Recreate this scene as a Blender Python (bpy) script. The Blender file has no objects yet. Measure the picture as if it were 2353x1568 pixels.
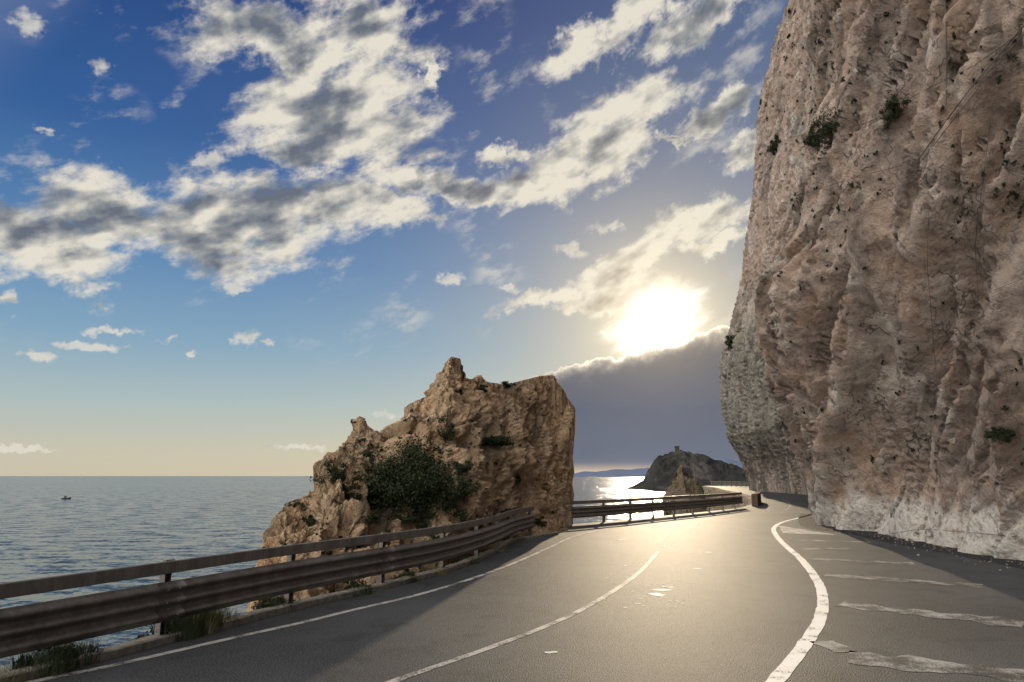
import bpy, math, random
import numpy as np
from mathutils import Vector, noise
from mathutils.bvhtree import BVHTree
random.seed(7); np.random.seed(7)
sc=bpy.context.scene
sc.view_settings.view_transform='Standard'; sc.view_settings.look='None'; sc.view_settings.exposure=0
EYE=2.1; PITCH=math.atan(310/1569.)
# ---- photogrammetry: photo measurements -> real world positions (metres) ----
def ray(u,v):
    x=(u-1176.5)/1569.;y=(784-v)/1569.
    return np.array((x, math.cos(PITCH)-y*math.sin(PITCH), math.sin(PITCH)+y*math.cos(PITCH)))
def on_ground(u,v,z=0.0):
    r=ray(u,v);t=(z-EYE)/r[2];return (r[0]*t,r[1]*t)
def at_dist(u,v,Y):
    r=ray(u,v);t=Y/r[1];return (r[0]*t,Y,EYE+r[2]*t)
def az_el(u,v):
    r=ray(u,v);n=np.linalg.norm(r);return math.degrees(math.atan2(r[0],r[1])),math.degrees(math.asin(r[2]/n))

# ---------------- node helpers ----------------
class NT:
    def __init__(s,nt): s.nt=nt; s.n=nt.nodes; s.l=nt.links
    def set(s,inp,v):
        if v is None: return
        if isinstance(v,bpy.types.NodeSocket): s.l.new(v,inp)
        else:
            if inp.type=='RGBA' and len(v)==3: v=(*v,1)
            inp.default_value=v
    def m(s,op,a,b=None,c=None,clamp=False):
        n=s.n.new('ShaderNodeMath');n.operation=op;n.use_clamp=clamp
        s.set(n.inputs[0],a);s.set(n.inputs[1],b);s.set(n.inputs[2],c);return n.outputs[0]
    def vm(s,op,a,b=None,scale=None,c=None):
        n=s.n.new('ShaderNodeVectorMath');n.operation=op
        s.set(n.inputs[0],a);s.set(n.inputs[1],b)
        if c is not None: s.set(n.inputs[2],c)
        if scale is not None: s.set(n.inputs['Scale'],scale)
        return n.outputs['Value'] if op in('LENGTH','DOT_PRODUCT','DISTANCE') else n.outputs['Vector']
    def ss(s,x,a,b,lo=0.,hi=1.):
        n=s.n.new('ShaderNodeMapRange');n.interpolation_type='SMOOTHSTEP'
        s.set(n.inputs[0],x);n.inputs[1].default_value=a;n.inputs[2].default_value=b;n.inputs[3].default_value=lo;n.inputs[4].default_value=hi
        return n.outputs[0]
    def lin(s,x,a,b,lo=0.,hi=1.):
        n=s.n.new('ShaderNodeMapRange');s.set(n.inputs[0],x)
        n.inputs[1].default_value=a;n.inputs[2].default_value=b;n.inputs[3].default_value=lo;n.inputs[4].default_value=hi
        return n.outputs[0]
    def mix(s,f,a,b,mode='MIX'):
        n=s.n.new('ShaderNodeMix');n.data_type='RGBA';n.blend_type=mode
        s.set(n.inputs[0],f);s.set(n.inputs[6],a);s.set(n.inputs[7],b);return n.outputs[2]
    def noise(s,vec,scale,detail=4,rough=.5,dist=0.,color=False,dim='3D'):
        n=s.n.new('ShaderNodeTexNoise');n.noise_dimensions=dim;s.set(n.inputs['Vector'],vec);n.inputs['Scale'].default_value=scale
        n.inputs['Detail'].default_value=detail;n.inputs['Roughness'].default_value=rough;n.inputs['Distortion'].default_value=dist
        return n.outputs['Color'] if color else n.outputs[0]
    def mapping(s,vec,loc=(0,0,0),rot=(0,0,0),scale=(1,1,1),t='POINT'):
        n=s.n.new('ShaderNodeMapping');n.vector_type=t;s.set(n.inputs[0],vec)
        n.inputs['Location'].default_value=loc;n.inputs['Rotation'].default_value=rot;n.inputs['Scale'].default_value=scale
        return n.outputs[0]
    def ramp(s,x,stops):
        n=s.n.new('ShaderNodeValToRGB');s.set(n.inputs[0],x);cr=n.color_ramp
        while len(cr.elements)<len(stops): cr.elements.new(0.5)
        for e,(p,c) in zip(cr.elements,stops): e.position=p;e.color=(*c,1)
        return n.outputs[0]
    def bump(s,h,strength,dist,nrm=None):
        n=s.n.new('ShaderNodeBump');s.set(n.inputs['Height'],h);n.inputs['Strength'].default_value=strength;n.inputs['Distance'].default_value=dist
        if nrm is not None: s.l.new(nrm,n.inputs['Normal'])
        return n.outputs[0]
def new_mat(name):
    m=bpy.data.materials.new(name);m.use_nodes=True;t=NT(m.node_tree);b=m.node_tree.nodes['Principled BSDF']
    return m,t,b
def srgb(r,g,b):
    f=lambda c:(c/255/12.92 if c/255<=.04045 else ((c/255+.055)/1.055)**2.4)
    return (f(r),f(g),f(b))

# ---------------- world ----------------
SUN_AZ,SUN_EL=az_el(1510,748)
w=bpy.data.worlds.new("World");sc.world=w;w.use_nodes=True
w.cycles.sampling_method='NONE'
T=NT(w.node_tree);bg=w.node_tree.nodes['Background']
tc=T.n.new('ShaderNodeTexCoord');D=tc.outputs['Generated']
sep=T.n.new('ShaderNodeSeparateXYZ');T.l.new(D,sep.inputs[0])
x,y,z=sep.outputs
az=T.m('MULTIPLY',T.m('ARCTAN2',x,y),57.2958);el=T.m('MULTIPLY',T.m('ARCSINE',z),57.2958)
cb=T.n.new('ShaderNodeCombineXYZ');T.l.new(az,cb.inputs[0]);T.l.new(el,cb.inputs[1]);AE=cb.outputs[0]
sa,se=math.radians(SUN_AZ),math.radians(SUN_EL)
sd=(math.sin(sa)*math.cos(se),math.cos(sa)*math.cos(se),math.sin(se))
ang=T.m('MULTIPLY',T.m('ARCCOSINE',T.m('MINIMUM',T.vm('DOT_PRODUCT',D,sd),.99999)),57.2958)
R20=math.radians(22);cR,sR=math.cos(R20),math.sin(R20)
def rotv(vec):
    cbn=T.n.new('ShaderNodeCombineXYZ')
    T.l.new(T.vm('DOT_PRODUCT',vec,(cR,sR,0)),cbn.inputs[0]);T.l.new(T.vm('DOT_PRODUCT',vec,(-sR,cR,0)),cbn.inputs[1]);return cbn.outputs[0]
AR=rotv(AE)
tilt=T.vm('MULTIPLY',AR,(.52,1.08,1));tilt2=T.vm('MULTIPLY',T.vm('ADD',AR,(.35,-.95,0)),(.52,1.08,1))
f1=T.noise(tilt,.32,7,.61,dim='2D');f2=T.noise(tilt2,.32,3,.55,dim='2D')
low=T.noise(AE,.13,1,.5,dim='2D')
c1=T.m('SUBTRACT',f1,.5)
nish=T.n.new('ShaderNodeTexSky');nish.sky_type='NISHITA';nish.sun_disc=False;nish.sun_elevation=se;nish.sun_rotation=sa
nsky=T.vm('SCALE',nish.outputs[0],scale=.09)
eln=T.lin(el,0,60)
grad=T.ramp(eln,[(0,srgb(204,195,172)),(.03,srgb(200,195,176)),(.09,srgb(172,189,190)),(.17,srgb(130,166,192)),(.28,srgb(88,133,180)),(.42,srgb(48,94,154)),(.62,srgb(26,64,126)),(1,srgb(20,50,108))])
warm=T.m('EXPONENT',T.m('MULTIPLY',ang,-1/10.))
gray=T.ss(az,-8,26)
grad=T.mix(T.m('MULTIPLY',gray,.5),grad,srgb(76,107,146))
grad=T.mix(T.m('MULTIPLY',warm,1.,clamp=True),grad,srgb(205,188,150))
sky=T.mix(.05,grad,nsky)
angn=T.m('MULTIPLY',ang,T.m('MULTIPLY_ADD',c1,1.5,1.))
g1=T.m('MULTIPLY',T.m('EXPONENT',T.m('MULTIPLY',T.m('POWER',T.m('DIVIDE',angn,1.95),2.),-1.)),5.)
g2=T.m('MULTIPLY',T.m('EXPONENT',T.m('MULTIPLY',ang,-1/3.6)),.78)
glow=T.vm('ADD',T.vm('SCALE',(1,.97,.9),scale=g1),T.vm('SCALE',(1,.85,.58),scale=g2))
sky=T.vm('ADD',sky,glow)
BIG=[(600,80,140,100,0),(850,70,150,120,0),(690,140,160,65,0),(780,255,230,115,10),(700,330,150,60,0),
(60,530,175,90,0),(240,480,190,115,0),(160,610,200,56,0),(20,680,45,35,0),
(560,530,260,110,0),(720,470,230,92,10),(880,480,150,64,10),(960,400,130,55,10),(1080,430,160,44,5),(1230,430,150,58,10),(1350,350,230,80,30),(1480,250,110,66,30),(1690,235,130,42,20),(1720,360,80,34,20),(1570,325,60,20,5),(1170,345,85,30,0),(990,190,22,40,0),
(1380,100,170,56,20),(1600,40,180,55,15),
(1640,515,160,48,12),(1660,570,90,26,10),(1430,615,190,44,20),(1320,690,230,25,10),(1480,665,80,32,10)]
SMALL=[(480,370,40,22,0),(1310,575,38,24,0),(1395,525,52,16,0),(1030,642,36,12,25),(540,665,42,10,5),(985,497,48,17,5),(217,660,34,17,0),(75,820,42,13,0),(235,797,80,12,5),(388,778,40,13,5),(572,775,30,20,0),(265,762,60,8,3),(435,815,20,8,0),(620,795,18,7,0),(1185,668,38,10,15),
(220,150,45,20,-20),(900,960,40,20,0),(70,50,60,26,0),(95,293,30,14,0),(690,1028,110,7,0),(60,1030,130,6,0)]
def conv(u,v,a,b,r):
    A0,E0=az_el(u,v);rr=math.radians(r)
    A1,E1=az_el(u+a*math.cos(rr),v-a*math.sin(rr));A2,E2=az_el(u-b*math.sin(rr),v-b*math.cos(rr))
    return A0,E0,math.hypot(A1-A0,E1-E0),math.hypot(A2-A0,E2-E0)
n1=T.noise(AE,.16,0,.5,color=True,dim='2D');n2=T.noise(AE,.65,3,.62,color=True,dim='2D')
sh1=T.vm('SUBTRACT',n1,(.5,.5,.5));sh2=T.vm('SUBTRACT',n2,(.5,.5,.5))
WS=T.vm('MULTIPLY_ADD',sh2,(3.0,1.5,0),c=AE)
WB=T.vm('MULTIPLY_ADD',sh1,(3.0,3.0,0),c=T.vm('MULTIPLY_ADD',sh2,(3.0,2.4,0),c=AE))
WBr=rotv(WB)
def field(vec,vecr,lst):
    acc=None
    for b in lst:
        A,E,ra,rb=conv(*b)
        if b[4]>=15 and vecr is not None: A,E=A*cR+E*sR,-A*sR+E*cR;vv=vecr
        else: vv=vec
        L=T.vm('LENGTH',T.vm('MULTIPLY_ADD',vv,(1/ra,1/rb,0),c=(-A/ra,-E/rb,0)))
        acc=L if acc is None else T.m('MINIMUM',acc,L)
    return T.m('SUBTRACT',1.,acc)
FB=field(WB,WBr,BIG); FS=field(WS,None,SMALL)
den=T.m('MULTIPLY_ADD',c1,3.0,T.m('MULTIPLY_ADD',FB,1.35,.08))
dens=T.m('MULTIPLY_ADD',c1,2.6,T.m('MULTIPLY',FS,.9))
wisp=T.m('MULTIPLY',T.ss(f1,.50,.72),T.m('MULTIPLY',T.ss(el,7,14),T.m('MULTIPLY',T.ss(low,.4,.65),.5)))
aB=T.ss(den,-.2,.8); aS=T.m('MULTIPLY',T.ss(dens,-.02,.7),.72)
alpha=T.m('MAXIMUM',T.m('MAXIMUM',aB,aS),wisp,clamp=True)
relief=T.m('MULTIPLY',T.m('SUBTRACT',f2,f1),2.0)
sunlit=T.m('EXPONENT',T.m('MULTIPLY',ang,-1/8.))
thick=T.ss(T.m('ADD',T.m('MULTIPLY_ADD',T.m('SUBTRACT',f2,.5),1.2,FB),T.m('MULTIPLY',T.m('SUBTRACT',low,.5),2.4)),.15,1.25)
thick=T.m('MULTIPLY',thick,T.m('SUBTRACT',1.,T.m('MULTIPLY',sunlit,1.3),clamp=True))
shade=T.m('SUBTRACT',T.m('SUBTRACT',.93,T.m('MULTIPLY',thick,.8)),relief,clamp=True)
ccol=T.ramp(shade,[(0,srgb(104,112,126)),(.35,srgb(143,147,151)),(.7,srgb(192,190,183)),(1,srgb(228,222,208))])
ccol=T.mix(T.m('MULTIPLY',sunlit,1.,clamp=True),ccol,T.mix(shade,srgb(185,160,122),(1.0,.88,.66)))
ccol=T.vm('ADD',ccol,T.vm('SCALE',glow,scale=.6))
sky=T.mix(alpha,sky,ccol)
pa=[az_el(*p) for p in [(1210,868),(1690,745)]]
k=(pa[1][1]-pa[0][1])/(pa[1][0]-pa[0][0])
edge=T.m('MULTIPLY_ADD',az,k,pa[0][1]-pa[0][0]*k)
edge=T.m('MULTIPLY_ADD',T.m('SUBTRACT',T.noise(AE,.5,6,.6,dim='2D'),.5),1.9,edge)
edge=T.m('SUBTRACT',edge,T.m('MULTIPLY',T.ss(az,16,60),7.))
dd=T.m('MAXIMUM',T.m('SUBTRACT',edge,el),-1.)
bank=T.m('MULTIPLY',T.m('MULTIPLY',T.ss(dd,0,.13),T.m('MULTIPLY',T.ss(az,.3,2.5),T.ss(az,75,50))),T.ss(el,-.2,1.2))
bcol=T.ramp(T.lin(el,0,12),[(0,srgb(152,146,152)),(.12,srgb(114,121,138)),(.45,srgb(100,107,124)),(.8,srgb(112,110,114)),(1,srgb(126,116,108))])
bcol=T.mix(T.m('MULTIPLY',f2,.45),bcol,srgb(86,92,108))
rim=T.m('MULTIPLY',T.m('EXPONENT',T.m('MULTIPLY',dd,-3.2)),T.m('EXPONENT',T.m('MULTIPLY',ang,-1/8.)))
bcol=T.vm('ADD',bcol,T.vm('SCALE',(1,.86,.62),scale=T.m('MULTIPLY',rim,3.4)))
bcol=T.vm('ADD',bcol,T.vm('SCALE',(1,.78,.46),scale=T.m('MULTIPLY',T.m('EXPONENT',T.m('MULTIPLY',ang,-1/4.)),.28)))
sky=T.mix(bank,sky,bcol)
# unseen bright cloud patch added behind the viewpoint, seaward, as fill light
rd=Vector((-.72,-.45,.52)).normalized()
rear_fill=T.m('MULTIPLY',T.ss(T.vm('DOT_PRODUCT',D,tuple(rd)),.30,.9),T.ss(z,-.05,.1))
fill_col=T.mix(T.ss(low,.35,.65),(1.8,1.75,1.72),(3.7,3.5,3.2))
sky=T.mix(rear_fill,sky,fill_col)
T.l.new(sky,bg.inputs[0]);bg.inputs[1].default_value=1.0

sun=bpy.data.lights.new('sun','SUN');sun.energy=3.6;sun.angle=math.radians(.5);sun.color=(1,.80,.54)
so=bpy.data.objects.new('sun',sun);sc.collection.objects.link(so)
so.rotation_euler=Vector(sd).to_track_quat('Z','Y').to_euler()

# ---------------- camera ----------------
cam=bpy.data.cameras.new('camera');co=bpy.data.objects.new('camera',cam);sc.collection.objects.link(co)
cam.lens=24;cam.sensor_width=36;cam.clip_end=100000;cam.clip_start=.05
co.location=(0,0,EYE);co.rotation_euler=(math.pi/2+PITCH,0,0);sc.camera=co

# ---------------- mesh helpers ----------------
def link(name,me,mat=None,parent=None,smooth=False):
    o=bpy.data.objects.new(name,me);sc.collection.objects.link(o)
    if mat: me.materials.append(mat)
    if parent: o.parent=parent
    if smooth: me.polygons.foreach_set('use_smooth',[True]*len(me.polygons))
    return o
def mesh(name,v,f,mat=None,parent=None,smooth=False):
    me=bpy.data.meshes.new(name);me.from_pydata([tuple(map(float,a)) for a in v],[],f);me.update()
    return link(name,me,mat,parent,smooth)
def empty(name,loc=(0,0,0)):
    o=bpy.data.objects.new(name,None);sc.collection.objects.link(o);o.location=loc;return o
def catmull(P,n):
    P=[np.array(p,float) for p in P];P=[2*P[0]-P[1]]+P+[2*P[-1]-P[-2]];out=[];m=len(P)-3
    for i in range(m):
        p0,p1,p2,p3=P[i:i+4]
        for j in range(n):
            t=j/n;out.append(.5*((2*p1)+(-p0+p2)*t+(2*p0-5*p1+4*p2-p3)*t*t+(-p0+3*p1-3*p2+p3)*t**3))
    out.append(P[-2]);return np.array(out)
def resample(P,step):
    d=np.r_[0,np.cumsum(np.linalg.norm(np.diff(P,axis=0),axis=1))];n=max(2,int(d[-1]/step)+1);s=np.linspace(0,d[-1],n)
    return np.stack([np.interp(s,d,P[:,k]) for k in range(P.shape[1])],1)
def normals2(P):
    t=np.gradient(P,axis=0);t/=np.linalg.norm(t,axis=1)[:,None]+1e-9
    return np.stack([-t[:,1],t[:,0]],1)   # left
def grid_obj(name,P,mat,smooth=True,flip=False):
    a,b=P.shape[:2];me=bpy.data.meshes.new(name)
    idx=np.arange(a*b).reshape(a,b)
    q=np.stack([idx[:-1,:-1],idx[1:,:-1],idx[1:,1:],idx[:-1,1:]],-1).reshape(-1,4)
    if flip:q=q[:,::-1]
    me.from_pydata(P.reshape(-1,3).tolist(),[],q.tolist());me.update()
    return link(name,me,mat,None,smooth)
def grid_normals(P):
    du=np.gradient(P,axis=0);dv=np.gradient(P,axis=1);n=np.cross(du,dv);n/=np.linalg.norm(n,axis=2)[...,None]+1e-9;return n
def ridge(name,F,C,B,ncol,nf,nb,hpow,dispf,mat,sign=1,skirt=3):
    F,C,B=[np.array(a,float) for a in(F,C,B)];k=np.linspace(0,len(F)-1,ncol);kk=np.arange(len(F))
    ip=lambda A:np.stack([np.interp(k,kk,A[:,c]) for c in range(3)],1)
    F,C,B=ip(F),ip(C),ip(B);rows=[]
    r=F.copy();r[:,2]-=skirt;rows.append(r)
    for j in range(nf):
        t=j/nf;p=F+(C-F)*t;p[:,2]=F[:,2]+(C[:,2]-F[:,2])*(t**hpow);rows.append(p)
    for j in range(nb+1):
        t=j/nb;p=C+(B-C)*t;p[:,2]=C[:,2]+(B[:,2]-C[:,2])*(t**.8);rows.append(p)
    P=np.stack(rows,1);n=grid_normals(P)*sign
    flat=P.reshape(-1,3);dsp=np.array([dispf(Vector(q)) for q in flat]).reshape(P.shape[:2])
    P=P+n*dsp[...,None]
    return grid_obj(name,P,mat,True),P
def bvh(P):
    a,b=P.shape[:2];idx=np.arange(a*b).reshape(a,b)
    q=np.stack([idx[:-1,:-1],idx[1:,:-1],idx[1:,1:],idx[:-1,1:]],-1).reshape(-1,4)
    return BVHTree.FromPolygons(P.reshape(-1,3).tolist(),q.tolist())
def box(v,f,c,s,rot=0):
    i=len(v);cx,cy,cz=c;a,b,h=s[0]/2,s[1]/2,s[2]/2;cr,sr=math.cos(rot),math.sin(rot)
    for dz in(-h,h):
        for dx,dy in((-a,-b),(a,-b),(a,b),(-a,b)): v.append((cx+dx*cr-dy*sr,cy+dx*sr+dy*cr,cz+dz))
    f+= [(i,i+3,i+2,i+1),(i+4,i+5,i+6,i+7)]+[(i+k,i+(k+1)%4,i+4+(k+1)%4,i+4+k) for k in range(4)]

# ---------------- materials ----------------
def rock_mat(name,cols,dark,aniso=None,bs=1.,scale=1.,pale=None,streak=.55,pit=.75):
    m,t,b=new_mat(name);tc=t.n.new('ShaderNodeTexCoord');v=tc.outputs['Object']
    if aniso: v2=t.mapping(t.mapping(v,rot=(math.radians(aniso),0,0)),scale=(1,1,.28))
    else: v2=t.vm('MULTIPLY',v,(1,1,.5))
    n1=t.noise(v2,.13*scale,3,.6,.4);n2=t.noise(v2,.7*scale,5,.68);n3=t.noise(v,3.2*scale,6,.75)
    c=t.ramp(n1,[(.32,cols[0]),(.44,cols[1]),(.54,cols[2]),(.66,cols[3])])
    c=t.mix(t.ss(n2,.52,.66,0,.85),c,cols[4])
    c=t.mix(t.ss(n2,.48,.36,0,.75),c,cols[5])
    if pale is not None:
        # grey-green tint on the bulge further along the face; overhang's shade painted in beneath
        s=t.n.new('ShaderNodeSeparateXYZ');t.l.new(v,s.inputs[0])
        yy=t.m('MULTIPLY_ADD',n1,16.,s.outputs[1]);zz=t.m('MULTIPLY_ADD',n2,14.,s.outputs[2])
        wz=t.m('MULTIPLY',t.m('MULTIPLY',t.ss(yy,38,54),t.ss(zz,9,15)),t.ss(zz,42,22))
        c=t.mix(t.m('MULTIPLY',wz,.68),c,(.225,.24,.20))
    cr=t.noise(v2,.45*scale,4,.62)
    crack=t.ss(t.m('ABSOLUTE',t.m('SUBTRACT',cr,.5)),.012,.0)
    c=t.mix(t.m('MULTIPLY',crack,t.ss(n2,.40,.6,.1,.9)),c,dark)
    c=t.mix(t.ss(n3,.50,.36,0,pit),c,dark)
    c=t.mix(t.ss(n3,.56,.68,0,.5),c,cols[4])
    vs=t.noise(t.vm('MULTIPLY',v,(1,1,.12)),.8*scale,3,.6)
    c=t.mix(t.ss(vs,.50,.68,0,streak),c,dark)
    if pale is not None:
        st=t.m('MULTIPLY',t.m('MULTIPLY',t.ss(s.outputs[1],45,60),t.ss(s.outputs[2],11,4)),t.ss(vs,.36,.56,.25,.85))
        c=t.mix(st,c,(.10,.09,.075))  # shade of the recess put into the colour, broken into dark streaks
        c=t.mix(t.m('MULTIPLY',t.m('MULTIPLY',t.ss(t.m('MULTIPLY_ADD',n2,-2.2,s.outputs[2]),.55,-.1),t.ss(s.outputs[1],45,35)),t.ss(n3,.40,.52,.25,.9)),c,pale)
    t.l.new(c,b.inputs['Base Color']);b.inputs['Roughness'].default_value=.9;b.inputs['Specular IOR Level'].default_value=.12
    h=t.m('MULTIPLY_ADD',n2,1.2,t.m('MULTIPLY',n3,.6*(.6+.4*pit/.75)))
    t.l.new(t.bump(h,1.0*bs,.55/scale),b.inputs['Normal']);return m
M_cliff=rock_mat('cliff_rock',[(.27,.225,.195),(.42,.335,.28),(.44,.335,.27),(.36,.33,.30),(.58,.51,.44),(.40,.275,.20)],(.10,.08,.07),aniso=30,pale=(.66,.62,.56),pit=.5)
M_stack=rock_mat('limestone',[(.40,.29,.18),(.53,.38,.24),(.56,.39,.24),(.47,.36,.25),(.67,.52,.36),(.50,.31,.17)],(.14,.095,.06),bs=1.,scale=2.0,pit=.65)
M_slope=rock_mat('slope_rock',[(.22,.18,.13),(.27,.21,.15),(.29,.23,.16),(.25,.2,.15),(.36,.3,.22),(.24,.16,.1)],(.07,.06,.045),scale=1.5)
def simple(name,col,rough=.6,metal=0.,var=.25,scale=6,spec=.5):
    m,t,b=new_mat(name);tc=t.n.new('ShaderNodeTexCoord');n=t.noise(tc.outputs['Object'],scale,4,.65)
    c=t.mix(t.lin(n,.3,.7),tuple(x*(1-var) for x in col),tuple(min(1,x*(1+var)) for x in col))
    t.l.new(c,b.inputs['Base Color']);b.inputs['Roughness'].default_value=rough;b.inputs['Metallic'].default_value=metal;b.inputs['Specular IOR Level'].default_value=spec
    return m
def asphalt(name,col,spec=.038,rough=.62):
    m,t,b=new_mat(name);tc=t.n.new('ShaderNodeTexCoord');v=tc.outputs['Object']
    n1=t.noise(v,.25,4,.6,dim='2D');n2=t.noise(v,55,2,.6,dim='2D');n3=t.noise(v,1.3,5,.65,dim='2D')
    c=t.mix(t.lin(n1,.3,.7),tuple(x*.72 for x in col),tuple(x*1.3 for x in col))
    c=t.mix(t.ss(n2,.5,.72,0,.7),c,tuple(x*3. for x in col))
    c=t.mix(t.ss(n2,.48,.3,0,.6),c,tuple(x*.4 for x in col))
    c=t.mix(t.ss(n3,.52,.72,0,.5),c,tuple(x*.55 for x in col))
    # hairline cracks
    ck=t.noise(v,.55,5,.6,dim='2D');c=t.mix(t.m('MULTIPLY',t.ss(t.m('ABSOLUTE',t.m('SUBTRACT',ck,.5)),.0022,0),.6),c,(.015,.015,.015))
    t.l.new(c,b.inputs['Base Color'])
    b.inputs['Roughness'].default_value=rough;b.inputs['Specular IOR Level'].default_value=spec
    t.l.new(t.bump(n2,.8,.012),b.inputs['Normal']);return m
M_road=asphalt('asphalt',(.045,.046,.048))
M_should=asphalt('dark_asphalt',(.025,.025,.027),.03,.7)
def paint(name,wear,col=(.62,.60,.55),soft=.08):
    m,t,b=new_mat(name);tc=t.n.new('ShaderNodeTexCoord');v=tc.outputs['Object']
    n=t.m('ADD',t.m('MULTIPLY',t.noise(v,2.2,5,.7,dim='2D'),.65),t.m('MULTIPLY',t.noise(v,35,3,.7,dim='2D'),.35))
    f=t.ss(n,wear-soft,wear+soft)
    t.l.new(t.mix(f,(.05,.049,.047),col),b.inputs['Base Color']);b.inputs['Roughness'].default_value=.66;b.inputs['Specular IOR Level'].default_value=.04
    return m
M_paint=paint('white_road_paint',.40,(.62,.60,.56));M_worn=paint('worn_road_paint',.54,(.28,.27,.255),.11);M_pw=paint('half_worn_paint',.47,(.36,.345,.315),.1)
def metal_mat():
    m,t,b=new_mat('weathered_galvanised_steel');tc=t.n.new('ShaderNodeTexCoord');v=tc.outputs['Object']
    n=t.noise(t.vm('MULTIPLY',v,(1,1,.4)),5,5,.75);n2=t.noise(v,30,3,.6)
    c=t.ramp(n,[(.3,(.095,.083,.07)),(.5,(.155,.138,.12)),(.68,(.225,.205,.18))])
    c=t.mix(t.ss(n2,.6,.75,0,.4),c,(.12,.07,.04))
    t.l.new(c,b.inputs['Base Color']);b.inputs['Metallic'].default_value=.3;t.l.new(t.lin(n,.3,.7,.38,.58),b.inputs['Roughness']);b.inputs['Specular IOR Level'].default_value=.4;return m
M_metal=metal_mat()

# ---------------- sea ----------------
SEA=-18.
m,t,b=new_mat('sea_water');tc=t.n.new('ShaderNodeTexCoord');v=tc.outputs['Object']
va=t.mapping(v,rot=(0,0,.35),scale=(.6,1.4,1))
na=t.noise(va,.14,2,.55,color=True,dim='2D');nb_=t.noise(va,.9,3,.6,color=True,dim='2D')
big=t.noise(t.vm('MULTIPLY',v,(.3,1,1)),.006,4,.6,dim='2D')
amp=t.lin(big,.3,.7,.8,1.5)
nv=t.vm('ADD',t.vm('MULTIPLY',t.vm('SUBTRACT',na,(.5,.5,.5)),(.75,.75,0)),t.vm('MULTIPLY',t.vm('SUBTRACT',nb_,(.5,.5,.5)),(.8,.8,0)))
nv=t.vm('NORMALIZE',t.vm('ADD',t.vm('SCALE',nv,scale=amp),(0,0,1)))
t.l.new(nv,b.inputs['Normal'])
t.l.new(t.mix(t.lin(big,.35,.65),(.012,.028,.045),(.022,.044,.065)),b.inputs['Base Color'])
b.inputs['Roughness'].default_value=.14;b.inputs['IOR'].default_value=1.33
R=70000
ys=[-2000,0,200,800,3000,10000,R];xs=[-R,-8000,-1500,-300,0,300,1500,8000,R]
mesh('sea',[(xx,yy,SEA) for yy in ys for xx in xs],[(j*9+i,j*9+i+1,(j+1)*9+i+1,(j+1)*9+i) for j in range(6) for i in range(8)],m)

# ---------------- road paths ----------------
gp=[on_ground(*p) for p in [(370,1480),(670,1402),(870,1355),(1000,1322),(1080,1295),(1140,1268),(1180,1245)]]
guard1=[(-8.0,-1.5),(-7.2,2.0),(-6.4,4.6),(-5.45,7.0)]+gp+[(.75,25.6)]
guard2=[on_ground(*p) for p in [(1308,1206),(1350,1203),(1440,1195),(1530,1186),(1630,1176),(1705,1167)]]
G1=catmull(guard1,16);G2=catmull(guard2,16)
Lc=guard1[:-1]+[(.9,24.5),(2.3,27.4)]+guard2+[(19.0,54.8),(23,66),(27,80),(30.3,95),(33.5,110),(37,125),(39.5,138),(41.5,150)]
L=catmull(Lc,14);
cb_=[(11.5,-12),(12.0,4),(12.3,12)]+[on_ground(*p) for p in [(2353,1290),(2100,1245),(2000,1225),(1900,1210)]]+[(17.2,39.5),(22.2,50.8),(33.0,75),(34.6,86),(35.5,98)]
CB=catmull(cb_+[(37,106),(42,113),(52,118),(80,124)],14)
Rc=cb_+[(37,106),(44.5,116),(45.5,126),(45.5,138),(44.5,150)]
def by_s(P,n): return resample(P,.5)[np.linspace(0,len(resample(P,.5))-1,n).astype(int)]
Ls=by_s(L,260);Rs=by_s(catmull(Rc,14),260)
nl=normals2(Ls)
rows=[]
for j in range(9):
    tt=j/8;P=(Ls+nl*.15)*(1-tt)+(Rs+np.array([2.5,0]))*tt;rows.append(np.c_[P,np.zeros(len(P))])
grid_obj('road',np.stack(rows,1),M_road,False,flip=True)
prof=[(.14,-.004),(.35,-.02),(.6,-.12),(.8,-.6),(1.1,-1.8),(1.6,-3.5),(2.2,-6),(3.2,-9),(4.5,-13),(7,-17),(11,-20),(16,-24)]
pd=np.array(prof);tt=np.linspace(0,len(prof)-1,60);po=np.interp(tt,np.arange(len(prof)),pd[:,0]);pz=np.interp(tt,np.arange(len(prof)),pd[:,1])
Lf=by_s(L,420);nf_=normals2(Lf);P=np.zeros((420,60,3))
for j in range(60):
    q=Lf+nf_*po[j];P[:,j,:2]=q;P[:,j,2]=pz[j]
for i in range(420):
    for j in range(60):
        a=min(1,max(0,(po[j]-.3)))*1.0
        nn=noise.fractal(Vector(P[i,j])*.9,.8,2,5)
        P[i,j,:2]+=nf_[i]*nn*.5*a;P[i,j,2]+=nn*.35*min(a,.3)+ (noise.noise(Vector(P[i,j])*4)*.02)
grid_obj('coastal_slope',P,M_slope,True)
q=catmull([(42,113),(46.5,118),(47.5,127),(47.3,139),(46.5,151)],14);n=normals2(q);P=np.stack([np.c_[q-n*o,np.full(len(q),zz)] for o,zz in [(-3,-.01),(0.2,-.02),(1.5,-2),(5,-9),(12,-20)]],1)
grid_obj('coastal_slope',P,M_slope,True)

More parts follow.
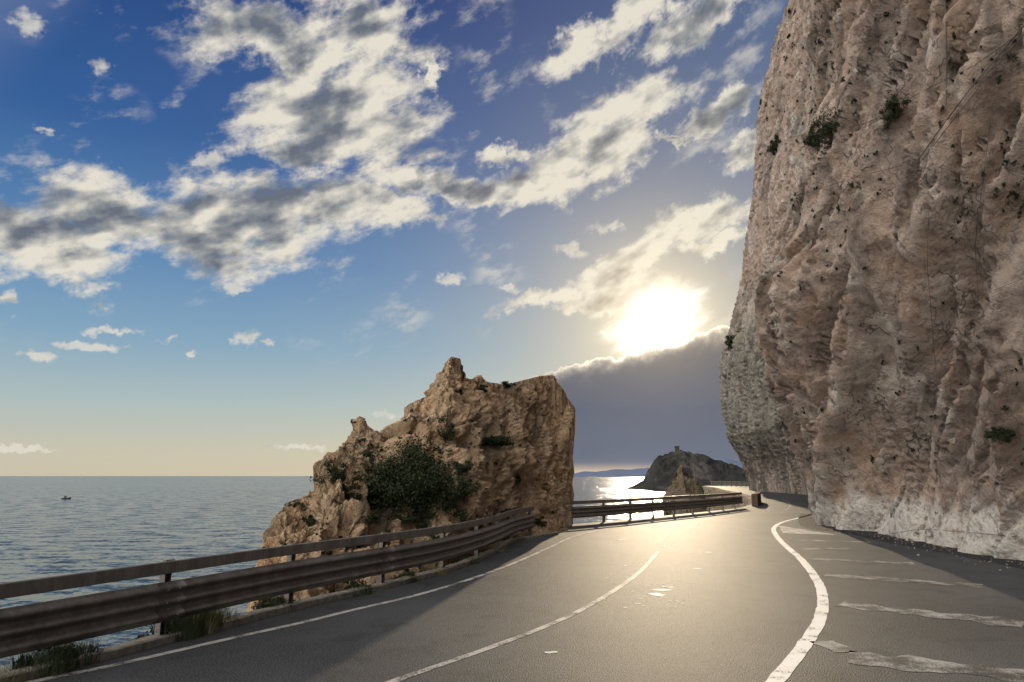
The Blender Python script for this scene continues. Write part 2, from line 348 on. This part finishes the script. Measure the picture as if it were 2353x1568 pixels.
def strip(name,pts,wid,mat,z=.004,cat=True,parent=None,rag=0.):
    P=resample(catmull(pts,12),.25) if cat else resample(np.array(pts,float),.08)
    n=normals2(P);v=[];f=[]
    for i,(p,k) in enumerate(zip(P,n)):
        w1=wid/2*(1+rag*noise.noise(Vector((p[0]*4,p[1]*4,1))));w2=wid/2*(1+rag*noise.noise(Vector((p[0]*4,p[1]*4,9))))
        v+=[(*(p+k*w1),z),(*(p-k*w2),z)]
        if i: f.append((2*i-2,2*i-1,2*i+1,2*i))
    return mesh(name,v,f,mat,parent)
mk=empty('road_markings')
left=[(-6.7,4.6),(-5.6,6.6)]+[on_ground(*p) for p in [(100,1562),(250,1532),(520,1470),(700,1430),(800,1405),(950,1370),(1070,1335),(1180,1295),(1260,1260),(1320,1233),(1400,1214),(1500,1197),(1600,1181),(1700,1168),(1745,1158)]]
strip('left_edge_line',left,.12,M_pw,parent=mk)
right=[(1.0,5.2),(1.75,6.2)]+[on_ground(*p) for p in [(1780,1568),(1850,1480),(1885,1420),(1890,1370),(1875,1330),(1840,1285),(1800,1250),(1780,1225),(1780,1212),(1800,1200),(1850,1187),(1880,1178)]]
strip('right_edge_line',right,.18,M_paint,parent=mk,rag=.25)
cen=[(-2.6,5.6)]+[on_ground(*p) for p in [(900,1568),(1150,1480),(1300,1420),(1400,1365),(1470,1315),(1513,1267)]]
strip('centre_dash',cen,.11,M_pw,parent=mk,rag=.25)
strip('centre_dash_far',[on_ground(*p) for p in [(1512,1249),(1545,1222),(1580,1210),(1620,1200)]],.10,M_worn,parent=mk)
strip('centre_line_bend',[on_ground(*p) for p in [(1795,1180),(1815,1165),(1812,1155),(1795,1146)]],.12,M_worn,parent=mk)
for i,(a,bb,wd) in enumerate([((1812,1241),(2000,1247),.38),((1840,1262),(1960,1262),.38),((1860,1285),(2100,1296),.4),((1895,1322),(2260,1347),.5),((1930,1388),(2353,1436),.6),((1890,1474),(1950,1500),.35),((1950,1510),(2420,1560),.6)]):
    p0,p1=np.array(on_ground(*a)),np.array(on_ground(*bb))
    strip('hatch_stripe_%d'%(i+1),[p0,p1],wd,M_worn,cat=False,parent=mk,rag=.8)
tr=[on_ground(*p) for p in [(1788,1208),(1800,1226),(1925,1230)]]
mesh('hatch_tip',[(*p,.004) for p in tr],[(0,1,2)],M_pw,mk)
v=[];f=[]
def blobp(c,r,asp=1):
    i=len(v);n=7
    for k in range(n):
        a=2*math.pi*k/n;rr=r*random.uniform(.5,1.2);v.append((c[0]+rr*math.cos(a)*asp,c[1]+rr*math.sin(a),.004))
    f.append(tuple(range(i,i+n)))
for _ in range(120):
    c=on_ground(random.gauss(1495,50),random.uniform(1210,1400));blobp(c,random.uniform(.012,.035),1.3)  # tiny sun glints on the asphalt, painted as white flecks
for p,r in [((1500,1365),.09),((1520,1357),.14),((1530,1349),.08),((1512,1368),.1),((1540,1350),.07),((1470,1376),.05),((1265,1500),.06),((1630,1270),.1),((1600,1308),.08),((1430,1240),.12)]: blobp(on_ground(*p),r,1.6)
mesh('flecks_and_glints',v,f,M_paint,mk)
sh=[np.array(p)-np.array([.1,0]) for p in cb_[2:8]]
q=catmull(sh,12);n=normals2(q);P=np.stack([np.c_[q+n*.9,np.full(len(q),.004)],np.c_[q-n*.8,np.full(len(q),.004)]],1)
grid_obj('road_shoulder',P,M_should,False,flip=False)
# loose stones fallen at the foot of the cliff
v=[];f=[];qq=resample(q,.05)
for _ in range(650):
    p=qq[random.randrange(len(qq))];o_=abs(random.gauss(0,.7));r=random.uniform(.008,.028)*(1 if random.random()<.95 else 2.)
    px,py=p[0]-o_+.2,p[1];i=len(v)
    for dx,dy,dz in((-1,0,0),(0,-1,0),(1,0,0),(0,1,0),(.1,.1,.9)): v.append((px+dx*r*random.uniform(.6,1.3),py+dy*r*random.uniform(.6,1.3),.005+dz*r))
    f+=[(i,i+1,i+4),(i+1,i+2,i+4),(i+2,i+3,i+4),(i+3,i,i+4)]
mesh('fallen_gravel',v,f,simple('gravel_stone',(.22,.19,.155),.9,0,.4,3,.1))

# ---------------- cliff ----------------
sil=np.array([at_dist(u,v_,98) for u,v_ in [(1815,0),(1800,60),(1790,120),(1775,180),(1768,240),(1760,330),(1755,400),(1745,470),(1738,530),(1730,590),(1722,640),(1705,700),(1690,750),(1675,800),(1671,850),(1676,900),(1685,960),(1692,1000),(1710,1030),(1730,1060),(1740,1090),(1745,1128)]])[::-1]
far_z=sil[:,2];far_o=sil[:,0]-35.5
Pp=resample(CB,.1)
dist=np.linalg.norm(Pp,axis=1);dens_=1/np.clip(dist,12,200)**.75;cum=np.r_[0,np.cumsum(dens_)[:-1]];cum/=cum[-1]
NC,NR=820,440
ii=np.interp(np.linspace(0,1,NC),cum,np.arange(len(Pp)));base=np.stack([np.interp(ii,np.arange(len(Pp)),Pp[:,k]) for k in(0,1)],1)
zr=np.linspace(0,1,NR)**1.7*82-.6
P=np.zeros((NC,NR,3))
for i in range(NC):
    bx,by=base[i];wf=min(1,max(0,(by-52)/30));wf=wf*wf*(3-2*wf)
    of=np.interp(zr,far_z,far_o,right=far_o[-1]+4)
    near=-1.6*np.exp(-((zr-9)/6)**2)*min(1,max(0,(by-18)/14))+np.maximum(0,zr-10)*.16+ .25*np.minimum(zr,2)
    P[i,:,0]=bx+of*wf+near*(1-wf);P[i,:,1]=by;P[i,:,2]=zr
fr_=lambda t:t-math.floor(t)
def slab(t,e=.88):
    s=fr_(t);return s if s<e else (1-s)/(1-e)*e
V3=lambda a,b,c:Vector((a,b,c))
def cliff_disp(p):
    a=.87*p.y+.5*p.z;b_=-.5*p.y+.87*p.z;q=Vector((p.x*.6,a,b_*.28))
    zf=min(1,max(.12,p.z/4))
    farf=min(1,max(0,(p.y-50)/25))
    wq=Vector((noise.noise(q*.25),noise.noise(q*.25+V3(7,3,1)),noise.noise(q*.25+V3(1,9,4))))
    q2=q+wq*1.7
    nz=noise.fractal(q2*.12,.8,2,4)
    d=nz*1.6*(1-.7*farf)
    d+=(slab(q2.y*.15+nz*.9,.92)*2.3-1.)*(1-.6*farf)
    d+=(slab(q2.y*.42+noise.noise(q2*.3+V3(3,3,3))*1.0,.88)*1.0-.45)*(1-.5*farf)
    d+=slab(q2.y*1.1+noise.noise(q2*.6+V3(5,3,3))*1.4,.86)*.3
    d+=(slab(b_*.13+noise.noise(q2*.3+V3(9,1,3))*1.3)*.3-.12)*(1-.5*farf)
    c_=noise.fractal(q2*.2+V3(2,8,5),.8,2,4);d-=max(0,1-abs(c_)*18)*.9*(1-.5*farf)
    c_=noise.fractal(q2*.5+V3(7,7,1),.8,2,4);d-=max(0,1-abs(c_)*13)*.35
    dd_,_=noise.voronoi(q2*.5);d+=(dd_[1]-dd_[0])*.5-.2
    q3=Vector((p.x,p.y,p.z*.7))+wq
    dd_,_=noise.voronoi(q3*1.2);d+=(dd_[1]-dd_[0])*.10
    dd_,_=noise.voronoi(q3*3.);d+=(dd_[1]-dd_[0])*.05
    return (d+noise.fractal(p*1.8,.6,2,4)*.10)*(.3+.7*zf)
dsp=np.array([cliff_disp(Vector(q)) for q in P.reshape(-1,3)]).reshape(NC,NR)
P[...,0]-=dsp*.93;P[...,1]-=dsp*.3
top=P[:,-1:,:].copy();top[...,0]+=60;top[...,2]+=6;P=np.concatenate([P,top],1)
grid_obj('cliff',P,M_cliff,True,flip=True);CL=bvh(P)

# ---------------- roadside rock stack ----------------
crest=[(470,1700,11),(530,1520,11.6),(560,1435,12.2),(578,1338,13.4),(595,1290,14),(604,1248,14.5),(618,1212,15),(642,1172,15.5),(662,1150,16),(694,1145,16.5),(720,1125,17),(731,1070,17.5),(756,1045,18),(785,1030,18.5),(803,1005,19),(824,958,19.5),(838,976,19.8),(850,1005,20.1),(872,1030,20.5),(893,1035,21),(915,985,21.7),(930,935,22),(960,918,22.5),(990,905,23),(1003,865,23.3),(1017,842,23.8),(1033,820,24.3),(1056,824,25),(1066,868,25.2),(1080,872,25.5),(1100,862,26),(1120,878,26.4),(1160,885,27.2),(1200,874,28),(1240,864,29),(1270,862,29.6),(1294,900,30),(1320,938,30.2)]
Lh=resample(L,.1);Lh=Lh+normals2(Lh)*.75;Lh=Lh[(Lh[:,1]>8.5)&(Lh[:,1]<28.3)];ratio=Lh[:,0]/Lh[:,1]
C=[at_dist(*c) for c in crest];F=[]
for c in C:
    r=min(c[0]/c[1],.081);i=int(np.argmin(abs(ratio-r)));F.append((Lh[i,0],Lh[i,1],-.15))
B=[(c[0]*1.22-.4,c[1]+3.6,-19) for c in C]
for i in range(30,len(C)): B[i]=(C[i][0]-1.5,C[i][1]+4,-19)
cz=np.array([(math.atan2(c[0],c[1]),c[1],c[2]) for c in C])
C+= [(2.55,31.3,5.0),(1.9,32.6,4.2),(.4,34,1.5)];F+=[(2.6,30.2,-.2),(2.5,32.2,-3),(1.5,34.5,-9)];B+=[(1.5,34.5,-19),(1.0,35,-19),(-1,36,-19)]
def stack_disp(p):
    q=Vector((p.x,p.y,p.z*.42));g_=min(1,max(.1,(p.z+.3)/1.2)) if p.z>-.5 else .6
    wq=q+Vector((noise.noise(q*.6),noise.noise(q*.6+V3(5,2,8)),noise.noise(q*.6+V3(2,7,3))))*.8
    a_=math.atan2(p.x,p.y);yy=float(np.interp(a_,cz[:,0],cz[:,1]))
    e=min(1,abs(yy-p.y)/1.8)
    if p.y>yy: e*=.15
    e=.06+.94*e   # calmer at the crest, bolder on the face
    d=noise.fractal(wq*.32,.9,2,3)*1.0*e-.15*e
    d+=(noise.ridged_multi_fractal(wq*.5,.7,2.1,6,1.,2.)-1.1)*.42*e
    d+=(slab(wq.x*.7+wq.y*.4+noise.noise(wq*.5)*1.2)*.8-.35)*e
    c_=noise.fractal(wq*.6+V3(2,8,5),.8,2,3);d-=max(0,1-abs(c_)*9)*.5*e
    c_=noise.fractal(wq*1.5+V3(4,1,5),.8,2,3);d-=max(0,1-abs(c_)*8)*.18*e
    dd_,_=noise.voronoi(wq*.9);d+=((dd_[1]-dd_[0])*.4-.15)*e
    q3=Vector((p.x,p.y,p.z*.8))
    dd_,_=noise.voronoi(q3*2.2);d+=((dd_[1]-dd_[0])*.24-.08)*(.55+.45*e)
    dd_,_=noise.voronoi(q3*5.5);d+=((dd_[1]-dd_[0])*.08-.02)*(.7+.3*e)
    d=min(d,.12+.55*e)
    return (d+noise.fractal(p*3.2,.6,2,5)*.13*(.7+.3*e))*g_
ro,P=ridge('rock_stack',F,C,B,760,280,60,.78,stack_disp,M_stack,sign=1)
ST=bvh(P)
C=[at_dist(u,v_,62) for u,v_ in [(1525,1150),(1535,1125),(1545,1100),(1557,1082),(1565,1070),(1576,1086),(1590,1095),(1608,1112),(1616,1140)]]
F=[(c[0],58.5,-3) for c in C];B=[(c[0],67,-19) for c in C]
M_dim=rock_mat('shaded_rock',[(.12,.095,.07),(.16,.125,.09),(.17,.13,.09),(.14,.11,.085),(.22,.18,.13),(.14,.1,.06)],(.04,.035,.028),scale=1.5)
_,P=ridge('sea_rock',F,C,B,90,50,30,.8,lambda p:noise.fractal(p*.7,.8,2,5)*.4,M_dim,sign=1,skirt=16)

# ---------------- headland and distant ridge ----------------
m,t,b=new_mat('scrub_headland');tc=t.n.new('ShaderNodeTexCoord');n=t.noise(tc.outputs['Object'],.03,8,.7)
c=t.ramp(n,[(.38,(.018,.019,.013)),(.52,(.034,.032,.024)),(.60,(.085,.072,.058))]);c=t.mix(.15,c,(.10,.10,.12));t.l.new(c,b.inputs['Base Color']);b.inputs['Roughness'].default_value=1;b.inputs['Specular IOR Level'].default_value=0
M_head=m
C=[at_dist(u,v_,1120) for u,v_ in [(1440,1124),(1460,1114),(1482,1100),(1492,1082),(1505,1060),(1510,1045),(1540,1038),(1575,1037),(1600,1042),(1640,1057),(1670,1068),(1700,1074),(1735,1077),(1780,1080),(1850,1082)]]
F=[(c[0]*.97-14,1060,SEA-2) for c in C];B=[(c[0]+10,1300,SEA-5) for c in C]
ridge('headland',F,C,B,260,60,20,.7,lambda p:noise.fractal(p*.03,.7,2,6)*6*min(1,max(.1,(p.z+18)/30)),M_head,sign=1)
tx,ty,tz=at_dist(1556,1038,1121)
v=[];f=[]
box(v,f,(tx,ty,tz+3),(6,6,8));box(v,f,(tx,ty,tz+7.3),(7,7,.9))
for k in(-1,0,1):
    for l_ in(-1,1): box(v,f,(tx+k*2.8,ty+l_*3,tz+8.3),(1.2,1,1.2))
mesh('watchtower',v,f,simple('tower_stone',(.08,.07,.06),.9,spec=0))
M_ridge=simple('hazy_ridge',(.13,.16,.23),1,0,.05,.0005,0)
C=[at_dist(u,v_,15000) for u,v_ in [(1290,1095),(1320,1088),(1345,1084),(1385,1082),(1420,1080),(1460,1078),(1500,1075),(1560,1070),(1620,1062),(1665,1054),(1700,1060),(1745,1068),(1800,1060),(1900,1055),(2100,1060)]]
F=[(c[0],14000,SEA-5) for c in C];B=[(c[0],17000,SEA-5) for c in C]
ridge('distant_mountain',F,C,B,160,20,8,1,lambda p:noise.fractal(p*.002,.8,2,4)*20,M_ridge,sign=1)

# ---------------- guard rails ----------------
def sweep(P2,prof,z0=0):
    n=normals2(P2);v=[];f=[];k=len(prof)
    for i,(p,nn) in enumerate(zip(P2,n)):
        for o,h in prof: v.append((p[0]-nn[0]*o,p[1]-nn[1]*o,h+z0))
        if i:
            for j in range(k):
                a=(i-1)*k+j;b2=(i-1)*k+(j+1)%k;f.append((a,b2,b2+k,a+k))
    f.append(tuple(range(k)));f.append(tuple(reversed(range((len(P2)-1)*k,len(P2)*k))));return v,f
zs=np.linspace(.27,.76,25);fr=[(.07+.04*math.cos((zz-.27)/.49*2*math.pi*3+math.pi),zz) for zz in zs]
thrie=fr+[(o-.008,zz) for o,zz in reversed(fr)]
hand=[(.0,.865),(.012,.86),(.05,.86),(.062,.87),(.062,1.005),(.05,1.015),(.012,1.015),(.0,1.005)]
M_hole=simple('zinc_bolt',(.55,.53,.48),.4,.2)
def guard(P,spacing,first=None):
    par=empty('guardrail');Q=resample(P,.2)
    v,f=sweep(Q,thrie);mesh('beam',v,f,M_metal,par,True)
    v,f=sweep(Q,hand);mesh('handrail',v,f,M_metal,par)
    d=np.r_[0,np.cumsum(np.linalg.norm(np.diff(Q,axis=0),axis=1))];n=normals2(Q)
    s0=.15
    if first is not None: s0=d[int(np.argmin(np.linalg.norm(Q-np.array(first),axis=1)))]%spacing
    v=[];f=[];vb=[];fb=[];s=s0;vj=[];fj=[];k=0
    while s<d[-1]-.05:
        i=int(np.argmin(abs(d-s)));p=Q[i]+n[i]*.06;rot=math.atan2(n[i][1],n[i][0])
        box(v,f,(*(p+n[i]*.045),.33),(.008,.10,1.3),rot)
        tdir=np.array([-n[i][1],n[i][0]])
        for sg in(-1,1): box(v,f,(*(p+tdir*sg*.046),.33),(.09,.008,1.3),rot)
        box(v,f,(*(p-n[i]*.055),.52),(.05,.12,.36),rot)
        box(v,f,(*(p-n[i]*.03),.94),(.06,.14,.17),rot)
        for hz in(.41,.62): box(vb,fb,(*(Q[i]-n[i]*.034),hz+.01),(.02,.018,.018),rot)
        if k%2==0:
            for hz in(.345,.51,.67):
                for tt in(-.09,.09): box(vb,fb,(*(Q[i]-n[i]*.112+tdir*tt),hz),(.008,.012,.012),rot)
            j=[max(0,i-1),i,min(len(Q)-1,i+1)];vv,ff=sweep(Q[j],[(o+.004,zz) for o,zz in thrie]);o_=len(vj);vj+=vv;ff=[tuple(a+o_ for a in g) for g in ff];fj+=ff
        s+=spacing;k+=1
    mesh('posts',v,f,M_metal,par);mesh('bolts',vb,fb,M_hole,par);mesh('lap_joints',vj,fj,M_metal,par,True)
    return par
guard(G1,2.42,first=on_ground(370,1480));guard(G2,2.42)
guard(catmull([(44.0,119),(44.3,127),(43.8,139),(42.7,150)],12),2.5)
v,f=sweep(resample(catmull([(17.1,49.4),(17.9,51.2),(19.0,54.0),(20.2,57.5)],10),.3),[(-.2,-.3),(-.2,.8),(-.16,.85),(.16,.85),(.2,.8),(.2,-.3)])
mesh('stone_parapet',v,f,rock_mat('parapet_stone',[(.09,.06,.045),(.12,.08,.055),(.13,.085,.06),(.1,.08,.06),(.16,.12,.09),(.12,.07,.045)],(.04,.03,.025),scale=5))
kp=L[(L[:,1]>3)&(L[:,1]<26)]
v,f=sweep(resample(kp,.3),[(-.14,-.1),(-.14,.085),(-.11,.1),(.05,.1),(.08,.085),(.08,-.1)])
o=mesh('kerb',v,f,simple('kerb_stone',(.16,.145,.12),.9,0,.4,9,.1))
for vv in o.data.vertices: vv.co+=Vector([noise.noise(vv.co*3+Vector((k*9,0,0)))*.02 for k in range(3)])

# ---------------- vegetation ----------------
def leaf_mat(name,c1,c2):
    m,t,b=new_mat(name);tc=t.n.new('ShaderNodeTexCoord');n=t.noise(tc.outputs['Object'],5,3,.6)
    t.l.new(t.mix(t.lin(n,.3,.7),c1,c2),b.inputs['Base Color']);b.inputs['Roughness'].default_value=.8;b.inputs['Specular IOR Level'].default_value=.1;return m
M_leaf=leaf_mat('scrub_leaves',(.018,.026,.012),(.052,.062,.030));M_dry=leaf_mat('dry_grass',(.07,.08,.03),(.19,.16,.08))
def clump(rad,nl,ls,nc=None):
    rad=np.array(rad);nc=nc or max(6,int(nl/90));cc=np.random.normal(size=(nc,3));cc/=np.linalg.norm(cc,axis=1)[:,None];cc*=np.random.uniform(.25,1.05,(nc,1))
    cs=np.random.uniform(.07,.2,(nc,1));id_=np.random.randint(0,nc,nl)
    a=cc[id_]+np.random.normal(size=(nl,3))*cs[id_]
    ctr=a*rad;r1=np.random.normal(size=(nl,3));r1/=np.linalg.norm(r1,axis=1)[:,None];r2=np.random.normal(size=(nl,3));r2-=r1*np.sum(r1*r2,1)[:,None];r2/=np.linalg.norm(r2,axis=1)[:,None]
    s=ls*np.random.uniform(.5,1.4,(nl,1));V=np.stack([ctr-r1*s,ctr+r2*s*.4,ctr+r1*s,ctr-r2*s*.4],1).reshape(-1,3)
    return V,cc*rad
def bush(name,c,rad,nl,ls,mat=M_leaf):
    V,cc=clump(rad,nl,ls);v=V.tolist();f=np.arange(nl*4).reshape(-1,4).tolist()
    for _ in range(10):
        e=cc[random.randrange(len(cc))]*.85;i=len(v);w_=min(rad)*.025
        v+=[(-w_,0,-rad[2]*.9),(w_,0,-rad[2]*.9),tuple(e),(0,w_,-rad[2]*.9)];f+=[[i,i+1,i+2],[i,i+2,i+3]]
    o=mesh(name,v,f,mat);o.location=c;return o
def hit(B_,u,v_):
    r=ray(u,v_);h=B_.ray_cast(Vector((0,0,EYE)),Vector(r).normalized());return h[0]
for u,v_,r,fl in [(925,1105,1.2,.85),(985,1125,.9,.8),(865,1130,.8,.6),(1022,990,.32,1.4),(1048,900,.2,1),(1060,1072,.34,.6),(1068,1130,.36,.9),(1045,1185,.4,.9),(770,1090,.4,.8),(838,1048,.32,.6),(1140,1015,.6,.25),(975,1200,.38,.7),(850,1192,.35,.5),(1165,885,.42,.4),(1110,895,.28,.5),(715,1195,.16,1),(1235,1200,.4,.6),(660,1395,.4,.5),(1190,1110,.18,1.5),(930,1190,.3,.6),(1010,1040,.3,.8),(800,1130,.34,.6),(1010,1240,.34,.5),(1200,1210,.4,.5)]:
    h=hit(ST,u,v_)
    if h is None: continue
    n=int(12000*r) if r>.5 else int(3500*max(r,.2))
    bush('shrub',h+Vector((0,-.1,.0)),(r,r*.8,r*fl),n,.045 if r>.5 else .03)
for u,v_,r in [(1785,335,1.6),(1683,790,1.4),(1905,300,1.1),(1870,315,.6),(2050,240,.6),(2040,265,.5),(2310,1000,.22),(2290,995,.25)]:
    h=hit(CL,u,v_) or hit(CL,u+18,v_)
    if h is None: continue
    bush('cliff_shrub',h,(r*.6,r,r*.8),int(2600*max(r,.6)),.04*max(1,h.length/28))
VV=[]
for _ in range(300):
    u=random.uniform(1740,2353);v_=random.choice([random.uniform(0,650),random.uniform(0,1180)])
    if noise.noise(Vector((u*.006,v_*.006,3)))<-.05: continue
    h=hit(CL,u,v_)
    if h is None: continue
    k=h.length/30;r=random.uniform(.05,.2)*k*(1 if random.random()<.85 else 1.8)
    V,_c=clump((r*.5,r,r*random.uniform(.5,1.3)),int(90+500*r),.022*k+.01,5);VV.append(V+np.array(h))
V=np.concatenate(VV);mesh('cliff_vegetation',V.tolist(),np.arange(len(V)).reshape(-1,4).tolist(),M_leaf)
VV=[]
for _ in range(200):
    u=random.uniform(600,1300);v_=random.uniform(870,1330);h=hit(ST,u,v_)
    if h is None: continue
    r=random.uniform(.03,.16);V,_c=clump((r,r,r*.7),int(120+900*r),.02,5);VV.append(V+np.array(h))
V=np.concatenate(VV);mesh('rock_vegetation',V.tolist(),np.arange(len(V)).reshape(-1,4).tolist(),M_leaf)
def grass(c,r,n,hgt,mat):
    v=[];f=[]
    for _ in range(n):
        a=random.uniform(0,6.28);rr=r*math.sqrt(random.random());bx,by=rr*math.cos(a),rr*math.sin(a);h=hgt*random.uniform(.4,1.1);lx,ly=random.gauss(0,.3)*h,random.gauss(0,.3)*h;w_=.004
        i=len(v);ax,ay=math.cos(a+1)*w_,math.sin(a+1)*w_
        v+=[(bx-ax,by-ay,0),(bx+ax,by+ay,0),(bx+lx*.4+ax*.7,by+ly*.4+ay*.7,h*.6),(bx+lx*.4-ax*.7,by+ly*.4-ay*.7,h*.6),(bx+lx,by+ly,h)];f+=[(i,i+1,i+2,i+3),(i+3,i+2,i+4)]
    o=mesh('grass_tuft',v,f,mat);o.location=c
nL=normals2(L)
def side(Y,o):
    i=int(np.argmin(abs(L[:,1]-Y)+(L[:,1]>45)*99));return (L[i,0]+nL[i,0]*o,L[i,1]+nL[i,1]*o,-.03)
for Y,o,r,n,h,mm in [(8.05,.1,.3,900,.28,M_leaf),(8.3,.15,.28,700,.3,M_leaf),(7.5,.2,.4,600,.2,M_dry),(9.6,.1,.3,900,.32,M_leaf),(9.95,.15,.3,800,.42,M_dry),(9.75,.2,.35,700,.38,M_leaf),(10.3,.2,.3,500,.35,M_dry),(11.3,.2,.3,500,.25,M_leaf),(13.0,.05,.3,500,.2,M_leaf),(14.3,.1,.25,400,.2,M_leaf),(15.6,.1,.3,400,.2,M_dry),(17.5,.1,.35,400,.2,M_leaf),(20,.1,.4,400,.22,M_dry),(23.5,.3,.5,500,.25,M_leaf),(12.2,.1,.2,300,.15,M_dry)]:
    p=side(Y,o);grass(p,r,n,h,mm)
for Y,o,r in [(8.15,.15,.27),(9.6,.2,.27),(9.95,.25,.25),(11.4,.3,.25),(13.1,.2,.2),(14.6,.15,.18)]:
    p=side(Y,o);bush('roadside_plant',(p[0],p[1],.08),(r*1.3,r*1.3,r*.7),2200,.024)

# ---------------- cables on the cliff ----------------
def cable(pts,rad):
    cu=bpy.data.curves.new('rockfall_cable','CURVE');cu.dimensions='3D';cu.bevel_depth=rad
    P=[];
    for a,b2 in zip(pts[:-1],pts[1:]):
        for k in range(14):
            u=a[0]+(b2[0]-a[0])*k/14;v_=a[1]+(b2[1]-a[1])*k/14;h=hit(CL,u,v_)
            if h is not None: P.append(h*.994)
    if len(P)<3: return
    P=P[::3]+[P[-1]]
    s=cu.splines.new('POLY');s.points.add(len(P)-1)
    for q_,p in zip(s.points,P): q_.co=(p.x,p.y,p.z+EYE*.006,1)
    o=bpy.data.objects.new('rockfall_cable',cu);sc.collection.objects.link(o);cu.materials.append(M_cable)
M_cable=simple('cable_steel',(.07,.06,.055),.7)
for pts,r in [([(2172,2),(2176,130),(2174,250)],.020),([(2353,60),(2240,190),(2165,290),(2105,375)],.018),([(2353,80),(2250,200),(2110,380)],.012),([(1770,330),(1990,285),(2110,215),(2240,150),(2353,70)],.010),([(2135,480),(2130,600),(2155,900)],.006),([(2280,250),(2240,560),(2250,700)],.006),([(1800,460),(1960,410),(2110,370)],.009),([(2353,640),(2200,700),(2110,840)],.005),([(2000,1235),(2120,1215),(2353,1235)],.007)]:
    cable(pts,r)

# ---------------- fishing boat ----------------
bx,by=on_ground(152,1147,SEA);be=empty('fishing_boat',(bx,by,SEA))
st=[(-3.6,.9,.9),(-2,1.2,.9),(0,1.25,.95),(2,1.0,1.15),(3.2,.45,1.4),(3.9,.02,1.6)];v=[];f=[]
for i,(xx,wd,hh) in enumerate(st):
    v+=[(xx,-wd,hh),(xx,-wd*.6,-.3),(xx,wd*.6,-.3),(xx,wd,hh)]
    if i:
        a=4*i-4
        for j in range(3): f.append((a+j,a+j+1,a+j+5,a+j+4))
        f.append((a+3,a,a+4,a+7))
f.append((0,3,2,1));mesh('hull',v,f,simple('boat_hull',(.04,.045,.06),.5),be)
v=[];f=[];box(v,f,(-.6,0,1.8),(2.2,1.5,1.7));box(v,f,(-.6,0,2.7),(2.6,1.8,.1));mesh('cabin',v,f,simple('boat_cabin',(.08,.08,.08),.5),be)
v=[];f=[];box(v,f,(.2,0,3.4),(.1,.1,1.5));mesh('mast',v,f,M_metal,be)
be.rotation_euler=(0,0,.15)

# ---------------- warning sign ----------------
sx,sy,_=at_dist(1596,1100,61.5);ts=empty('warning_sign',(sx,sy,0))
v=[];f=[];box(v,f,(0,.04,1.5),(.07,.06,5.0));mesh('post',v,f,M_metal,ts)
r=.5;v=[];f=[];zc=3.55
for dy in(-.012,.012):
    for k in range(3):
        a=math.pi/2+k*2*math.pi/3;v.append((r*math.cos(a),dy,zc+r*math.sin(a)))
f=[(0,1,2),(5,4,3),(0,3,4,1),(1,4,5,2),(2,5,3,0)];mesh('panel',v,f,simple('sign_back',(.08,.07,.07),.5),ts)
